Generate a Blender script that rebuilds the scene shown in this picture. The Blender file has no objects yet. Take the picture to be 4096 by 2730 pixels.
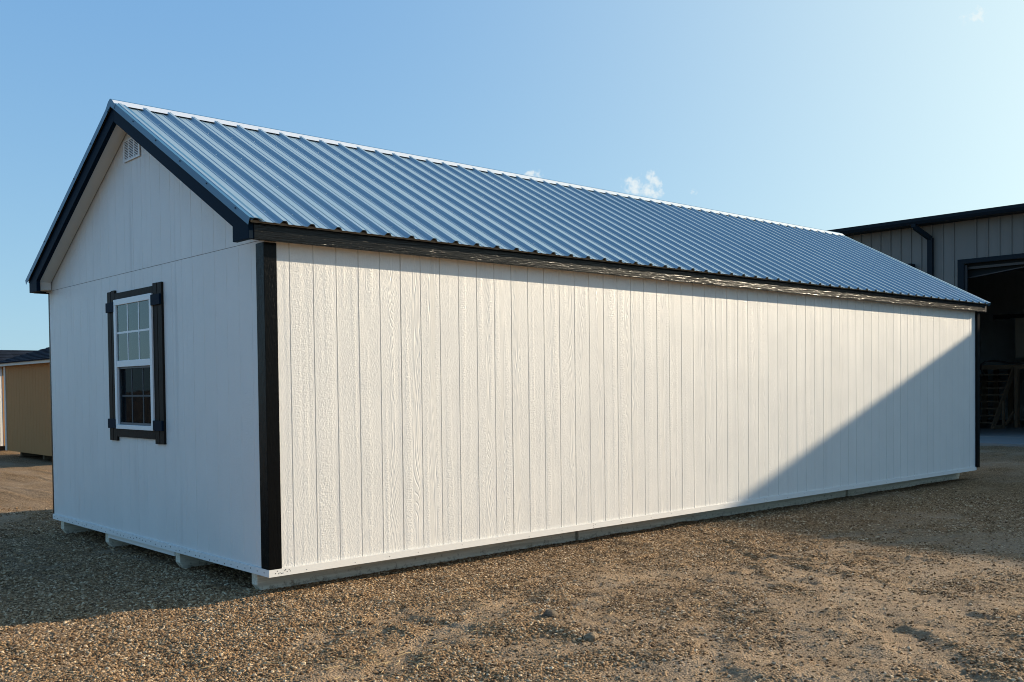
import bpy, bmesh, math, random
import numpy as np
from mathutils import Vector, Matrix

random.seed(7)
rng = np.random.default_rng(7)
scene = bpy.context.scene
col = scene.collection
R = math.radians

# ------------------------------------------------------------------ camera
CAM = Vector((-3.57732, -6.6234, 1.38299))
fwd = Vector((0.67176984, 0.74038297, -0.02362929))
rgt = Vector((0.74034958, -0.67211765, -0.01184734))
upv = Vector((0.02465323, 0.00953525, 0.99965059))
cam_data = bpy.data.cameras.new('camera')
cam = bpy.data.objects.new('camera', cam_data)
col.objects.link(cam)
cam.matrix_world = Matrix(((rgt.x, upv.x, -fwd.x, CAM.x), (rgt.y, upv.y, -fwd.y, CAM.y),
                           (rgt.z, upv.z, -fwd.z, CAM.z), (0, 0, 0, 1)))
cam_data.sensor_width = 36.0
cam_data.lens = 3975.04 / 4096 * 36.0
cam_data.shift_y = 278.38 / 4096
cam_data.clip_start = 0.05
cam_data.clip_end = 8000
scene.camera = cam

# ------------------------------------------------------------------ light
SUN_EL = R(17.9)
SUN_DIR = Vector((0.9655 * math.cos(SUN_EL), -0.2605 * math.cos(SUN_EL), math.sin(SUN_EL))).normalized()
sun_data = bpy.data.lights.new('sun', 'SUN')
sun_data.energy = 4.6
sun_data.angle = R(0.53)
sun_data.color = (1.0, 0.84, 0.62)
sun = bpy.data.objects.new('sun', sun_data)
col.objects.link(sun)
sun.rotation_euler = SUN_DIR.to_track_quat('Z', 'Y').to_euler()
sun.location = (30, -10, 20)

world = bpy.data.worlds.new('World')
scene.world = world
world.use_nodes = True
scene.view_settings.view_transform = 'Standard'
scene.view_settings.look = 'None'
scene.view_settings.gamma = 1.0
scene.view_settings.exposure = 0.90
scene.view_settings.use_curve_mapping = False
scene.cycles.filter_width = 1.0


# ------------------------------------------------------------------ node helper
class NT:
    def __init__(self, tree):
        self.t = tree
        self.t.nodes.clear()

    def n(self, kind, **kw):
        nd = self.t.nodes.new(kind)
        for k, v in kw.items():
            setattr(nd, k, v)
        return nd

    def link(self, a, b):
        self.t.links.new(a, b)

    def put(self, sock, v):
        if v is None:
            return
        if hasattr(v, 'node'):
            self.link(v, sock)
        else:
            sock.default_value = v

    def m(self, op, a, b=None, c=None, clamp=False):
        nd = self.n('ShaderNodeMath', operation=op, use_clamp=clamp)
        self.put(nd.inputs[0], a)
        self.put(nd.inputs[1], b)
        self.put(nd.inputs[2], c)
        return nd.outputs[0]

    def vm(self, op, a, b=None, out=0):
        nd = self.n('ShaderNodeVectorMath', operation=op)
        self.put(nd.inputs[0], a)
        self.put(nd.inputs[1], b)
        return nd.outputs[out]

    def comb(self, x, y, z):
        nd = self.n('ShaderNodeCombineXYZ')
        for s, v in zip(nd.inputs, (x, y, z)):
            self.put(s, v)
        return nd.outputs[0]

    def sep(self, v):
        nd = self.n('ShaderNodeSeparateXYZ')
        self.link(v, nd.inputs[0])
        return nd.outputs

    def pos(self):
        return self.n('ShaderNodeNewGeometry').outputs['Position']

    def noise(self, vec, scale, detail=2.0, rough=0.5, dist=0.0):
        nd = self.n('ShaderNodeTexNoise')
        self.put(nd.inputs['Vector'], vec)
        nd.inputs['Scale'].default_value = scale
        nd.inputs['Detail'].default_value = detail
        nd.inputs['Roughness'].default_value = rough
        nd.inputs['Distortion'].default_value = dist
        return nd.outputs['Fac']

    def white(self, w):
        nd = self.n('ShaderNodeTexWhiteNoise', noise_dimensions='1D')
        self.put(nd.inputs['W'], w)
        return nd.outputs['Value']

    def vor(self, vec, scale, feature='F1', out='Distance', rand=1.0):
        nd = self.n('ShaderNodeTexVoronoi', feature=feature)
        self.put(nd.inputs['Vector'], vec)
        nd.inputs['Scale'].default_value = scale
        nd.inputs['Randomness'].default_value = rand
        return nd.outputs[out]

    def ramp(self, fac, stops, interp='LINEAR'):
        nd = self.n('ShaderNodeValToRGB')
        nd.color_ramp.interpolation = interp
        els = nd.color_ramp.elements
        while len(els) < len(stops):
            els.new(0.5)
        for e, (p, c) in zip(els, stops):
            e.position = p
            e.color = (*c, 1) if len(c) == 3 else c
        self.put(nd.inputs[0], fac)
        return nd.outputs[0]

    def mixc(self, fac, a, b, blend='MIX'):
        nd = self.n('ShaderNodeMix', data_type='RGBA', blend_type=blend)
        self.put(nd.inputs[0], fac)
        self.put(nd.inputs[6], a if hasattr(a, 'node') else (*a, 1))
        self.put(nd.inputs[7], b if hasattr(b, 'node') else (*b, 1))
        return nd.outputs[2]

    def rng(self, v, a, b, c=0.0, d=1.0, smooth=False):
        nd = self.n('ShaderNodeMapRange')
        if smooth:
            nd.interpolation_type = 'SMOOTHSTEP'
        self.put(nd.inputs[0], v)
        for i, x in enumerate((a, b, c, d)):
            nd.inputs[1 + i].default_value = x
        return nd.outputs[0]

    def bump(self, h, dist=0.001, strength=1.0, normal=None):
        nd = self.n('ShaderNodeBump')
        nd.inputs['Strength'].default_value = strength
        nd.inputs['Distance'].default_value = dist
        self.link(h, nd.inputs['Height'])
        if normal is not None:
            self.link(normal, nd.inputs['Normal'])
        return nd.outputs[0]

    def bsdf(self, color, rough=0.5, metal=0.0, normal=None, spec=0.5, coat=0.0):
        nd = self.n('ShaderNodeBsdfPrincipled')
        self.put(nd.inputs['Base Color'], color if hasattr(color, 'node') else (*color, 1))
        self.put(nd.inputs['Roughness'], rough)
        self.put(nd.inputs['Metallic'], metal)
        self.put(nd.inputs['Specular IOR Level'], spec)
        nd.inputs['Coat Weight'].default_value = coat
        if normal is not None:
            self.link(normal, nd.inputs['Normal'])
        o = self.n('ShaderNodeOutputMaterial')
        self.link(nd.outputs[0], o.inputs[0])
        return nd


def mat(name):
    m = bpy.data.materials.new(name)
    m.use_nodes = True
    return m, NT(m.node_tree)


# ------------------------------------------------------------------ sky
def build_world():
    w = NT(world.node_tree)
    sky = w.n('ShaderNodeTexSky', sky_type='NISHITA')
    sky.sun_disc = False
    sky.sun_elevation = SUN_EL
    sky.sun_rotation = math.atan2(0.9655, -0.2605)
    sky.altitude = 0
    sky.air_density = 1.0
    sky.dust_density = 0.8
    sky.ozone_density = 3.0
    c = sky.outputs[0]
    # small fair-weather clouds, far away in three places of the sky
    d = w.vm('NORMALIZE', w.n('ShaderNodeTexCoord').outputs['Generated'])
    tot = None
    for (cx, cy, cz), rw, rh, sc, amp, thr in (
            ((0.748, 0.635, 0.193), 0.027, 0.016, 62, 0.7, 0.42),
            ((0.675, 0.709, 0.206), 0.012, 0.008, 120, 0.7, 0.42),
            ((0.875, 0.368, 0.314), 0.017, 0.010, 150, 0.5, 0.5),
            ((0.781, 0.597, 0.187), 0.006, 0.004, 200, 0.3, 0.42)):
        cv = Vector((cx, cy, cz)).normalized()
        rt = cv.cross(Vector((0, 0, 1))).normalized()
        up = rt.cross(cv)
        u = w.m('DIVIDE', w.vm('DOT_PRODUCT', d, tuple(rt), 1), rw)
        v = w.m('DIVIDE', w.vm('DOT_PRODUCT', d, tuple(up), 1), rh)
        front = w.m('GREATER_THAN', w.vm('DOT_PRODUCT', d, tuple(cv), 1), 0.5)
        r2 = w.m('ADD', w.m('MULTIPLY', u, u), w.m('MULTIPLY', v, v))
        nz = w.noise(d, sc, 5.0, 0.62)
        f = w.m('SUBTRACT', nz, w.m('MULTIPLY', r2, 0.22))
        f = w.rng(f, thr - 0.06, thr + 0.14, 0, amp, smooth=True)
        f = w.m('MULTIPLY', f, front)
        tot = f if tot is None else w.m('MAXIMUM', tot, f)
    tint = w.mixc(1.0, c, (1.0, 1.04, 0.95), 'MULTIPLY')
    hs = w.n('ShaderNodeHueSaturation')
    hs.inputs['Saturation'].default_value = 1.06
    w.link(tint, hs.inputs['Color'])
    # pale haze low over the plain, brighter towards the sun
    dz = w.sep(d)[2]
    sd = w.m('MAXIMUM', w.vm('DOT_PRODUCT', d, tuple(SUN_DIR), 1), 0.0)
    t_ = w.m('POWER', 2.718, w.m('MULTIPLY', w.m('MAXIMUM', dz, 0.0), -3.2))
    air = w.mixc(t_, (0.40, 1.20, 2.72), (1.62, 2.62, 3.22))
    air = w.mixc(w.m('MULTIPLY', w.m('POWER', sd, 3.4), 1.5, clamp=True), air, (3.3, 3.95, 3.80))
    hazed = w.mixc(0.88, hs.outputs[0], air)
    cl = w.mixc(tot, hazed, (3.7, 3.85, 3.75))
    bg = w.n('ShaderNodeBackground')
    bg.inputs['Strength'].default_value = 0.135
    w.link(cl, bg.inputs[0])
    o = w.n('ShaderNodeOutputWorld')
    w.link(bg.outputs[0], o.inputs[0])


build_world()


# ------------------------------------------------------------------ materials
def siding_mat(name, axis, base, rough=0.40, amp=0.0020, spec=0.5):
    m, t = mat(name)
    p = t.sep(t.pos())
    u = p[0] if axis == 'x' else p[1]
    z = p[2]
    bi = t.m('FLOOR', t.m('DIVIDE', u, 0.2032))
    uu = t.m('SUBTRACT', u, t.m('MULTIPLY', bi, 0.2032))
    r1, r2, r3 = t.white(bi), t.white(t.m('ADD', bi, 37.3)), t.white(t.m('ADD', bi, 91.7))
    off = t.m('MULTIPLY', r1, 57.0)
    # contour lines of a stretched noise: cathedral grain
    gv = t.comb(t.m('MULTIPLY', uu, 8.5), t.m('ADD', off, 0), t.m('MULTIPLY', t.m('ADD', z, t.m('MULTIPLY', r2, 9.0)), 0.6))
    gn = t.noise(gv, 1.0, 1.5, 0.4, 0.15)
    rings = t.m('PINGPONG', t.m('MULTIPLY', gn, 30.0), 0.5)
    rings = t.rng(rings, 0.02, 0.20, 0, 1, smooth=True)
    wob = t.noise(t.comb(t.m('MULTIPLY', uu, 4.0), off, t.m('MULTIPLY', z, 1.1)), 1.0, 2.0)
    uc = t.m('ADD', 0.05, t.m('MULTIPLY', r1, 0.105))
    dist = t.m('ADD', t.m('ABSOLUTE', t.m('SUBTRACT', uu, uc)), t.m('MULTIPLY', t.m('SUBTRACT', wob, 0.5), 0.07))
    rmask = t.m('MULTIPLY', t.rng(dist, 0.022, 0.042, 1, 0, smooth=True), t.rng(r3, 0.12, 0.40, 0.0, 1.0))
    fib = t.noise(t.comb(t.m('MULTIPLY', u, 170.0), off, t.m('MULTIPLY', z, 12.0)), 1.0, 2.0, 0.6)
    peb = t.noise(t.comb(t.m('MULTIPLY', u, 150.0), off, t.m('MULTIPLY', z, 48.0)), 1.0, 2.0, 0.6, 0.5)
    rip = t.noise(t.comb(t.m('MULTIPLY', u, 30.0), off, t.m('MULTIPLY', z, 110.0)), 1.0, 1.0, 0.5, 0.3)
    pmask = t.rng(t.noise(t.comb(t.m('MULTIPLY', u, 13.0), t.m('ADD', off, 5.0), t.m('MULTIPLY', z, 0.4)), 1.0, 1.0), 0.48, 0.62, 0, 1, smooth=True)
    rough_h = t.m('ADD', t.m('MULTIPLY', peb, 1.3), t.m('MULTIPLY', t.m('MULTIPLY', rip, pmask), 0.9))
    grain_h = t.m('ADD', t.m('MULTIPLY', rings, 0.62), t.m('MULTIPLY', fib, 0.35))
    h = t.m('ADD', t.m('MULTIPLY', grain_h, rmask), t.m('MULTIPLY', rough_h, t.m('SUBTRACT', 1.0, t.m('MULTIPLY', rmask, 0.85))))
    nrm = t.bump(h, amp, 1.0)
    mott = t.noise(t.pos(), 2.3, 4.0, 0.6)
    k = t.m('ADD', t.m('ADD', 0.95, t.m('MULTIPLY', t.m('SUBTRACT', mott, 0.5), 0.12)), t.m('MULTIPLY', t.m('SUBTRACT', r2, 0.5), 0.015))
    c = t.vm('SCALE', tuple(base))
    nd = c.node
    t.link(k, nd.inputs['Scale'])
    t.bsdf(c, t.m('ADD', rough, t.m('MULTIPLY', t.m('SUBTRACT', mott, 0.5), 0.1)), 0, nrm, spec)
    return m


def wood_mat(name, base, rough=0.35, amp=0.0012, axis='z', var=0.25, sx=90.0, sl=5.0, spec=0.5, iso=0.7):
    m, t = mat(name)
    p = t.sep(t.pos())
    s = {'x': (sl, sx, sx), 'y': (sx, sl, sx), 'z': (sx, sx, sl)}[axis]
    v = t.comb(*[t.m('MULTIPLY', p[i], s[i]) for i in range(3)])
    h1 = t.noise(v, 1.0, 3.0, 0.6, 0.6)
    h2 = t.noise(t.pos(), 38.0, 3.0, 0.6)
    h = t.m('ADD', h1, t.m('MULTIPLY', h2, iso))
    nrm = t.bump(h, amp, 1.0)
    mo = t.noise(t.pos(), 4.0, 5.0, 0.65)
    k = t.m('ADD', 1.0, t.m('MULTIPLY', t.m('SUBTRACT', t.m('ADD', t.m('MULTIPLY', h1, 0.4), t.m('MULTIPLY', mo, 0.6)), 0.5), var * 2))
    c = t.vm('SCALE', tuple(base))
    t.link(k, c.node.inputs['Scale'])
    t.bsdf(c, rough, 0, nrm, spec)
    return m


def plain_mat(name, base, rough=0.5, metal=0.0, var=0.12, scale=3.0, bump=0.0, bscale=60.0, spec=0.5):
    m, t = mat(name)
    mo = t.noise(t.pos(), scale, 5.0, 0.6)
    k = t.m('ADD', 1.0, t.m('MULTIPLY', t.m('SUBTRACT', mo, 0.5), var * 2))
    c = t.vm('SCALE', tuple(base))
    t.link(k, c.node.inputs['Scale'])
    nrm = t.bump(t.noise(t.pos(), bscale, 3.0, 0.6), bump, 1.0) if bump else None
    t.bsdf(c, t.m('ADD', rough, t.m('MULTIPLY', t.m('SUBTRACT', mo, 0.5), 0.12)), metal, nrm, spec)
    return m


WHITE = (0.805, 0.785, 0.740)
M = {}
M['siding_x'] = siding_mat('white siding long', 'x', WHITE)
M['siding_y'] = siding_mat('white siding end', 'y', WHITE)
M['white'] = wood_mat('white painted board', WHITE, 0.42, 0.0003, 'x', 0.05)
M['vinyl'] = plain_mat('white vinyl', (0.82, 0.82, 0.80), 0.35, var=0.03)
M['soffit'] = plain_mat('white soffit', (0.70, 0.68, 0.63), 0.6, var=0.05)
M['black_x'] = wood_mat('black fascia paint', (0.003, 0.0035, 0.004), 0.24, 0.0028, 'x', 0.2, 110, 6, 0.24, 0.12)
M['black_z'] = wood_mat('black trim paint', (0.004, 0.0045, 0.005), 0.22, 0.0026, 'z', 0.3, 120, 16, 0.10)
M['black_w'] = wood_mat('weathered dark trim board', (0.017, 0.014, 0.0115), 0.5, 0.0014, 'z', 0.35, 110, 10, 0.08)
M['black_s'] = wood_mat('black trim paint with sky tint', (0.002, 0.012, 0.026), 0.55, 0.0005, 'y', 0.2, 60, 8, 0.05)  # navy in the base colour stands for sky reflected in black paint


def skid_mat():
    m, t = mat('painted skid timber with mud splashes')
    p = t.sep(t.pos())
    grain = t.noise(t.comb(t.m('MULTIPLY', p[0], 1.3), t.m('MULTIPLY', p[1], 45.0), t.m('MULTIPLY', p[2], 45.0)), 1.0, 3.0, 0.6, 0.8)
    c = t.ramp(grain, [(0.3, (0.56, 0.49, 0.37)), (0.65, (0.77, 0.72, 0.59))])
    kn = t.vor(t.comb(t.m('MULTIPLY', p[0], 0.8), p[1], t.m('MULTIPLY', p[2], 3.5)), 1.6)
    c = t.mixc(t.rng(kn, 0.035, 0.075, 0.8, 0.0, smooth=True), c, (0.22, 0.13, 0.06))
    sp = t.noise(t.pos(), 26.0, 4.0, 0.7)
    lo = t.rng(p[2], -0.155, -0.03, 0.62, 0.18)
    c = t.mixc(t.rng(t.m('ADD', sp, t.m('MULTIPLY', lo, 0.55)), 0.76, 1.0, 0, 0.75, smooth=True), c, (0.20, 0.135, 0.075))
    t.bsdf(c, 0.8, 0, t.bump(grain, 0.0008, 1.0), 0.2)
    return m


M['skid'] = skid_mat()
M['deckwood'] = wood_mat('raw wood', (0.20, 0.14, 0.085), 0.8, 0.0008, 'x', 0.3, 50, 3)
M['lumber'] = wood_mat('weathered lumber', (0.17, 0.115, 0.068), 0.8, 0.0008, 'z', 0.3, 50, 3)
M['dark'] = plain_mat('dark fastener and shade fill', (0.02, 0.022, 0.026), 0.5)
M['nail'] = plain_mat('nail dimple', (0.05, 0.05, 0.05), 0.6)
M['screen'] = plain_mat('screen frame grey', (0.10, 0.11, 0.12), 0.5)
M['tan_y'] = siding_mat('tan siding', 'y', (0.45, 0.225, 0.088), 0.7, 0.0015, 0.1)
M['tan_x'] = siding_mat('tan siding end', 'x', (0.45, 0.225, 0.088), 0.7, 0.0015, 0.1)
M['cream'] = plain_mat('cream trim paint', (0.62, 0.60, 0.54), 0.5)
M['concrete'] = plain_mat('concrete', (0.21, 0.20, 0.18), 0.85, var=0.2, scale=1.2, bump=0.002)


def metal_roof_mat():
    m, t = mat('ribbed roof metal')
    p = t.sep(t.pos())
    mo = t.noise(t.comb(t.m('MULTIPLY', p[0], 1.0), t.m('MULTIPLY', p[1], 0.5), p[2]), 1.6, 4.0, 0.6)
    c = t.ramp(mo, [(0.3, (0.225, 0.325, 0.395)), (0.7, (0.255, 0.355, 0.425))])
    wav = t.noise(t.comb(t.m('MULTIPLY', p[0], 5.0), t.m('MULTIPLY', p[1], 1.2), t.m('MULTIPLY', p[2], 1.2)), 1.0, 2.0)
    nrm = t.bump(wav, 0.004, 0.5)
    fine = t.noise(t.pos(), 140.0, 2.0, 0.6)
    t.bsdf(c, t.m('ADD', 0.36, t.m('MULTIPLY', fine, 0.12)), 0.0, nrm, 0.42)
    return m


M['roof'] = metal_roof_mat()
M['cap'] = plain_mat('ridge cap metal', (0.80, 0.80, 0.79), 0.33, 0.35, var=0.05)
M['roof_trim'] = plain_mat('roof trim metal', (0.06, 0.17, 0.27), 0.38, 0.0, var=0.06, spec=0.4)


def glass_mat():
    m, t = mat('window glass')
    fr = t.n('ShaderNodeFresnel')
    fr.inputs['IOR'].default_value = 1.75
    nz = t.noise(t.pos(), 2.5, 2.0)
    nrm = t.bump(nz, 0.004, 0.4)
    gl = t.n('ShaderNodeBsdfGlossy')
    gl.inputs['Roughness'].default_value = 0.02
    gl.inputs['Color'].default_value = (0.86, 0.95, 0.97, 1)
    t.link(nrm, gl.inputs['Normal'])
    tr = t.n('ShaderNodeBsdfTransparent')
    tr.inputs['Color'].default_value = (0.72, 0.8, 0.8, 1)
    mx = t.n('ShaderNodeMixShader')
    t.link(fr.outputs[0], mx.inputs[0])
    t.link(tr.outputs[0], mx.inputs[1])
    t.link(gl.outputs[0], mx.inputs[2])
    o = t.n('ShaderNodeOutputMaterial')
    t.link(mx.outputs[0], o.inputs[0])
    return m


M['glass'] = glass_mat()


def mesh_screen_mat():
    m, t = mat('insect screen')
    d = t.n('ShaderNodeBsdfDiffuse')
    d.inputs[0].default_value = (0.012, 0.013, 0.015, 1)
    tr = t.n('ShaderNodeBsdfTransparent')
    mx = t.n('ShaderNodeMixShader')
    mx.inputs[0].default_value = 0.62
    t.link(tr.outputs[0], mx.inputs[1])
    t.link(d.outputs[0], mx.inputs[2])
    o = t.n('ShaderNodeOutputMaterial')
    t.link(mx.outputs[0], o.inputs[0])
    return m


M['mesh'] = mesh_screen_mat()


def shingle_mat():
    m, t = mat('dark shingles')
    p = t.sep(t.pos())
    row = t.m('FLOOR', t.m('DIVIDE', p[0], 0.13))
    tab = t.white(t.m('ADD', t.m('MULTIPLY', row, 13.7), t.m('FLOOR', t.m('DIVIDE', p[1], 0.3))))
    fr = t.m('FRACT', t.m('DIVIDE', p[0], 0.13))
    h = t.m('ADD', t.m('MULTIPLY', fr, -0.01), t.m('MULTIPLY', t.noise(t.pos(), 200, 2), 0.003))
    c = t.ramp(tab, [(0, (0.004, 0.008, 0.016)), (1, (0.012, 0.018, 0.030))])
    t.bsdf(c, 0.9, 0, t.bump(h, 1.0, 0.9), 0.1)
    return m


M['shingle'] = shingle_mat()


def ground_mat():
    m, t = mat('gravelly dirt')
    P = t.pos()
    at = t.n('ShaderNodeAttribute')
    at.attribute_name = 'gravel'
    g = at.outputs['Fac']
    big = t.noise(P, 0.35, 4.0, 0.6)
    med = t.noise(P, 2.6, 5.0, 0.65)
    fine = t.noise(P, 42.0, 4.0, 0.7)
    cellc = t.vor(P, 62.0, 'F1', 'Color')
    cell = t.sep(cellc)[0]
    vd = t.vor(P, 62.0, 'F1', 'Distance')
    vd2 = t.vor(P, 120.0, 'F1', 'Distance')
    dust = t.ramp(med, [(0.3, (0.31, 0.210, 0.122)), (0.72, (0.42, 0.328, 0.232))])
    stone = t.ramp(cell, [(0.0, (0.09, 0.048, 0.020)), (0.4, (0.21, 0.122, 0.055)), (0.75, (0.34, 0.210, 0.102)), (1.0, (0.53, 0.36, 0.20))])
    stone = t.mixc(t.m('MULTIPLY', t.m('SUBTRACT', fine, 0.5), 0.9, clamp=True), stone, (0.11, 0.08, 0.05))
    c = t.mixc(t.rng(g, 0.15, 0.75, 0.42, 0.95), dust, stone)
    k = t.m('ADD', 0.62, t.m('MULTIPLY', big, 0.40))
    cs = t.vm('SCALE', c)
    t.link(k, cs.node.inputs['Scale'])
    h = t.m('ADD', t.m('MULTIPLY', t.m('SUBTRACT', 0.6, vd), t.m('ADD', 0.6, g)), t.m('MULTIPLY', t.m('SUBTRACT', 0.6, vd2), 0.35))
    h = t.m('ADD', h, t.m('MULTIPLY', fine, 0.45))
    nrm = t.bump(h, 0.014, 1.0)
    t.bsdf(cs, 0.95, 0, nrm, 0.15)
    return m


def stone_mat():
    m, t = mat('gravel stones')
    oi = t.n('ShaderNodeObjectInfo')
    r = oi.outputs['Random']
    c = t.ramp(r, [(0.0, (0.10, 0.052, 0.022)), (0.3, (0.22, 0.128, 0.060)), (0.6, (0.36, 0.220, 0.106)),
                   (0.85, (0.52, 0.355, 0.20)), (1.0, (0.70, 0.54, 0.35))])
    nz = t.noise(t.pos(), 160.0, 3.0, 0.6)
    k = t.m('ADD', 0.58, t.m('MULTIPLY', nz, 0.5))
    cs = t.vm('SCALE', c)
    t.link(k, cs.node.inputs['Scale'])
    t.bsdf(cs, 0.85, 0, t.bump(nz, 0.001, 0.6), 0.25)
    return m


M['ground'] = ground_mat()
M['stone'] = stone_mat()
M['clod'] = plain_mat('dried mud clod', (0.22, 0.155, 0.09), 0.95, var=0.45, scale=25, bump=0.006, bscale=70)
M['clod_dark'] = plain_mat('dark mud clod', (0.10, 0.074, 0.048), 0.95, var=0.4, scale=40, bump=0.006, bscale=90)
M['straw'] = plain_mat('dry straw', (0.46, 0.33, 0.16), 0.8, var=0.2, scale=9)


def panel_wall_mat():
    m, t = mat('grey metal wall panel')
    p = t.sep(t.pos())
    mo = t.noise(t.comb(p[0], t.m('MULTIPLY', p[1], 1.0), t.m('MULTIPLY', p[2], 0.3)), 1.1, 4.0, 0.6)
    c = t.ramp(mo, [(0.3, (0.135, 0.134, 0.122)), (0.7, (0.165, 0.163, 0.150))])
    t.bsdf(c, 0.5, 0, None)
    return m


M['panel'] = panel_wall_mat()
M['navy'] = plain_mat('dark navy trim metal', (0.006, 0.013, 0.020), 0.45, 0.0, var=0.1, spec=0.12)
M['interior'] = plain_mat('dim interior lining', (0.36, 0.40, 0.41), 0.8, var=0.2)
M['pale_panel'] = plain_mat('dusty pale panel', (0.40, 0.37, 0.31), 0.8, var=0.3, scale=0.9)
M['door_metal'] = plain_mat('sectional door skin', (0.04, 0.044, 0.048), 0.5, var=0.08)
M['door_dark'] = plain_mat('shaded door skin', (0.014, 0.019, 0.022), 0.8, spec=0.1)  # door skin copied darker, so its shade is in the colour
M['rubber'] = plain_mat('black rubber hose', (0.03, 0.03, 0.03), 0.5)
M['cloth'] = plain_mat('pale canvas', (0.62, 0.58, 0.52), 0.9, var=0.15, scale=20)


# ------------------------------------------------------------------ mesh builder
WLOC = {}


class MB:
    def __init__(self):
        self.v, self.f, self.mi = [], [], []

    def face(self, pts, mi=0):
        b = len(self.v)
        self.v += [tuple(p) for p in pts]
        self.f.append(tuple(range(b, b + len(pts))))
        self.mi.append(mi)

    def box(self, x0, x1, y0, y1, z0, z1, mi=0):
        self.prism([(y0, z0), (y1, z0), (y1, z1), (y0, z1)], 'x', x0, x1, mi)

    def prism(self, poly, axis, a, b, mi=0):
        def P(u, w, t):
            return {'x': (t, u, w), 'y': (u, t, w), 'z': (u, w, t)}[axis]
        base = len(self.v)
        n = len(poly)
        self.v += [P(u, w, a) for u, w in poly] + [P(u, w, b) for u, w in poly]
        self.f.append(tuple(base + i for i in range(n))[::-1])
        self.f.append(tuple(base + n + i for i in range(n)))
        for i in range(n):
            j = (i + 1) % n
            self.f.append((base + i, base + j, base + n + j, base + n + i))
        self.mi += [mi] * (n + 2)

    def bar(self, p0, p1, w, h, mi=0):
        p0, p1 = Vector(p0), Vector(p1)
        d = (p1 - p0).normalized()
        s = d.cross(Vector((0, 0, 1)))
        s = s.normalized() if s.length > 1e-4 else Vector((0, 1, 0))
        u = s.cross(d)
        base = len(self.v)
        for q in (p0, p1):
            for a, b in ((-1, -1), (1, -1), (1, 1), (-1, 1)):
                self.v.append(tuple(q + s * (a * w / 2) + u * (b * h / 2)))
        for fc in ((0, 3, 2, 1), (4, 5, 6, 7), (0, 1, 5, 4), (1, 2, 6, 5), (2, 3, 7, 6), (3, 0, 4, 7)):
            self.f.append(tuple(base + i for i in fc))
            self.mi.append(mi)

    def tube(self, pts, r, n=8, mi=0):
        pts = [Vector(p) for p in pts]
        base = len(self.v)
        for i, p in enumerate(pts):
            d = (pts[min(i + 1, len(pts) - 1)] - pts[max(i - 1, 0)]).normalized()
            s = d.cross(Vector((0.1, 0.2, 1))).normalized()
            u = s.cross(d)
            rr = r[i] if isinstance(r, (list, tuple)) else r
            for k in range(n):
                a = 2 * math.pi * k / n
                self.v.append(tuple(p + s * rr * math.cos(a) + u * rr * math.sin(a)))
        for i in range(len(pts) - 1):
            for k in range(n):
                a, b = base + i * n + k, base + i * n + (k + 1) % n
                self.f.append((a, b, b + n, a + n))
                self.mi.append(mi)
        self.f.append(tuple(base + k for k in range(n))[::-1])
        self.f.append(tuple(base + (len(pts) - 1) * n + k for k in range(n)))
        self.mi += [mi, mi]

    def disc(self, c, axis, r, n=6, mi=1):
        pts = []
        for k in range(n):
            a = 2 * math.pi * k / n
            q = {'x': (0, r * math.cos(a), r * math.sin(a)), 'y': (r * math.cos(a), 0, r * math.sin(a))}[axis]
            pts.append((c[0] + q[0], c[1] + q[1], c[2] + q[2]))
        self.face(pts, mi)

    def build(self, name, mats, parent=None, bevel=0.0, solid=0.0, smooth=False, fix=True):
        if not isinstance(mats, (list, tuple)):
            mats = [mats]
        V = np.array(self.v, float)
        c = (V.min(0) + V.max(0)) / 2
        c[2] = V[:, 2].min()
        me = bpy.data.meshes.new(name)
        me.from_pydata((V - c).tolist(), [], self.f)
        for mm in mats:
            me.materials.append(mm)
        me.polygons.foreach_set('material_index', self.mi)
        if fix:
            bm = bmesh.new()
            bm.from_mesh(me)
            bmesh.ops.recalc_face_normals(bm, faces=bm.faces)
            bm.to_mesh(me)
            bm.free()
        if smooth:
            me.polygons.foreach_set('use_smooth', [True] * len(me.polygons))
        me.update()
        o = bpy.data.objects.new(name, me)
        col.objects.link(o)
        WLOC[o.name] = Vector(c)
        if parent is not None:
            o.parent = parent
            o.location = Vector(c) - WLOC[parent.name]
        else:
            o.location = Vector(c)
        if solid:
            s = o.modifiers.new('thickness', 'SOLIDIFY')
            s.thickness = abs(solid)
            s.offset = -1 if solid > 0 else 1
        if bevel:
            b = o.modifiers.new('edge', 'BEVEL')
            b.width = bevel
            b.segments = 2
            b.limit_method = 'ANGLE'
            b.angle_limit = R(40)
        return o


def thing(name, label, cat, loc, group=None):
    o = bpy.data.objects.new(name, None)
    o.empty_display_size = 0.3
    col.objects.link(o)
    o.location = loc
    WLOC[o.name] = Vector(loc)
    tag(o, label, cat, group)
    return o


def tag(o, label=None, cat=None, group=None, kind=None):
    if label:
        o['label'] = label
    if cat:
        o['category'] = cat
    if group:
        o['group'] = group
    if kind:
        o['kind'] = kind
    return o


# ------------------------------------------------------------------ ground
GZ = -0.15


def vnoise(x, y, seed):
    xi, yi = np.floor(x).astype(np.int64), np.floor(y).astype(np.int64)
    xf, yf = x - xi, y - yi
    u, v = xf * xf * xf * (xf * (xf * 6 - 15) + 10), yf * yf * yf * (yf * (yf * 6 - 15) + 10)

    def h(a, b):
        n = (a * 374761393 + b * 668265263 + seed * 974711) & 0xFFFFFFFF
        n = ((n ^ (n >> 13)) * 1274126177) & 0xFFFFFFFF
        return ((n ^ (n >> 16)) & 0xFFFF) / 65535.0
    a, b, c, d = h(xi, yi), h(xi + 1, yi), h(xi, yi + 1), h(xi + 1, yi + 1)
    return a + (b - a) * u + (c - a) * v + (a - b - c + d) * u * v


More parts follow.
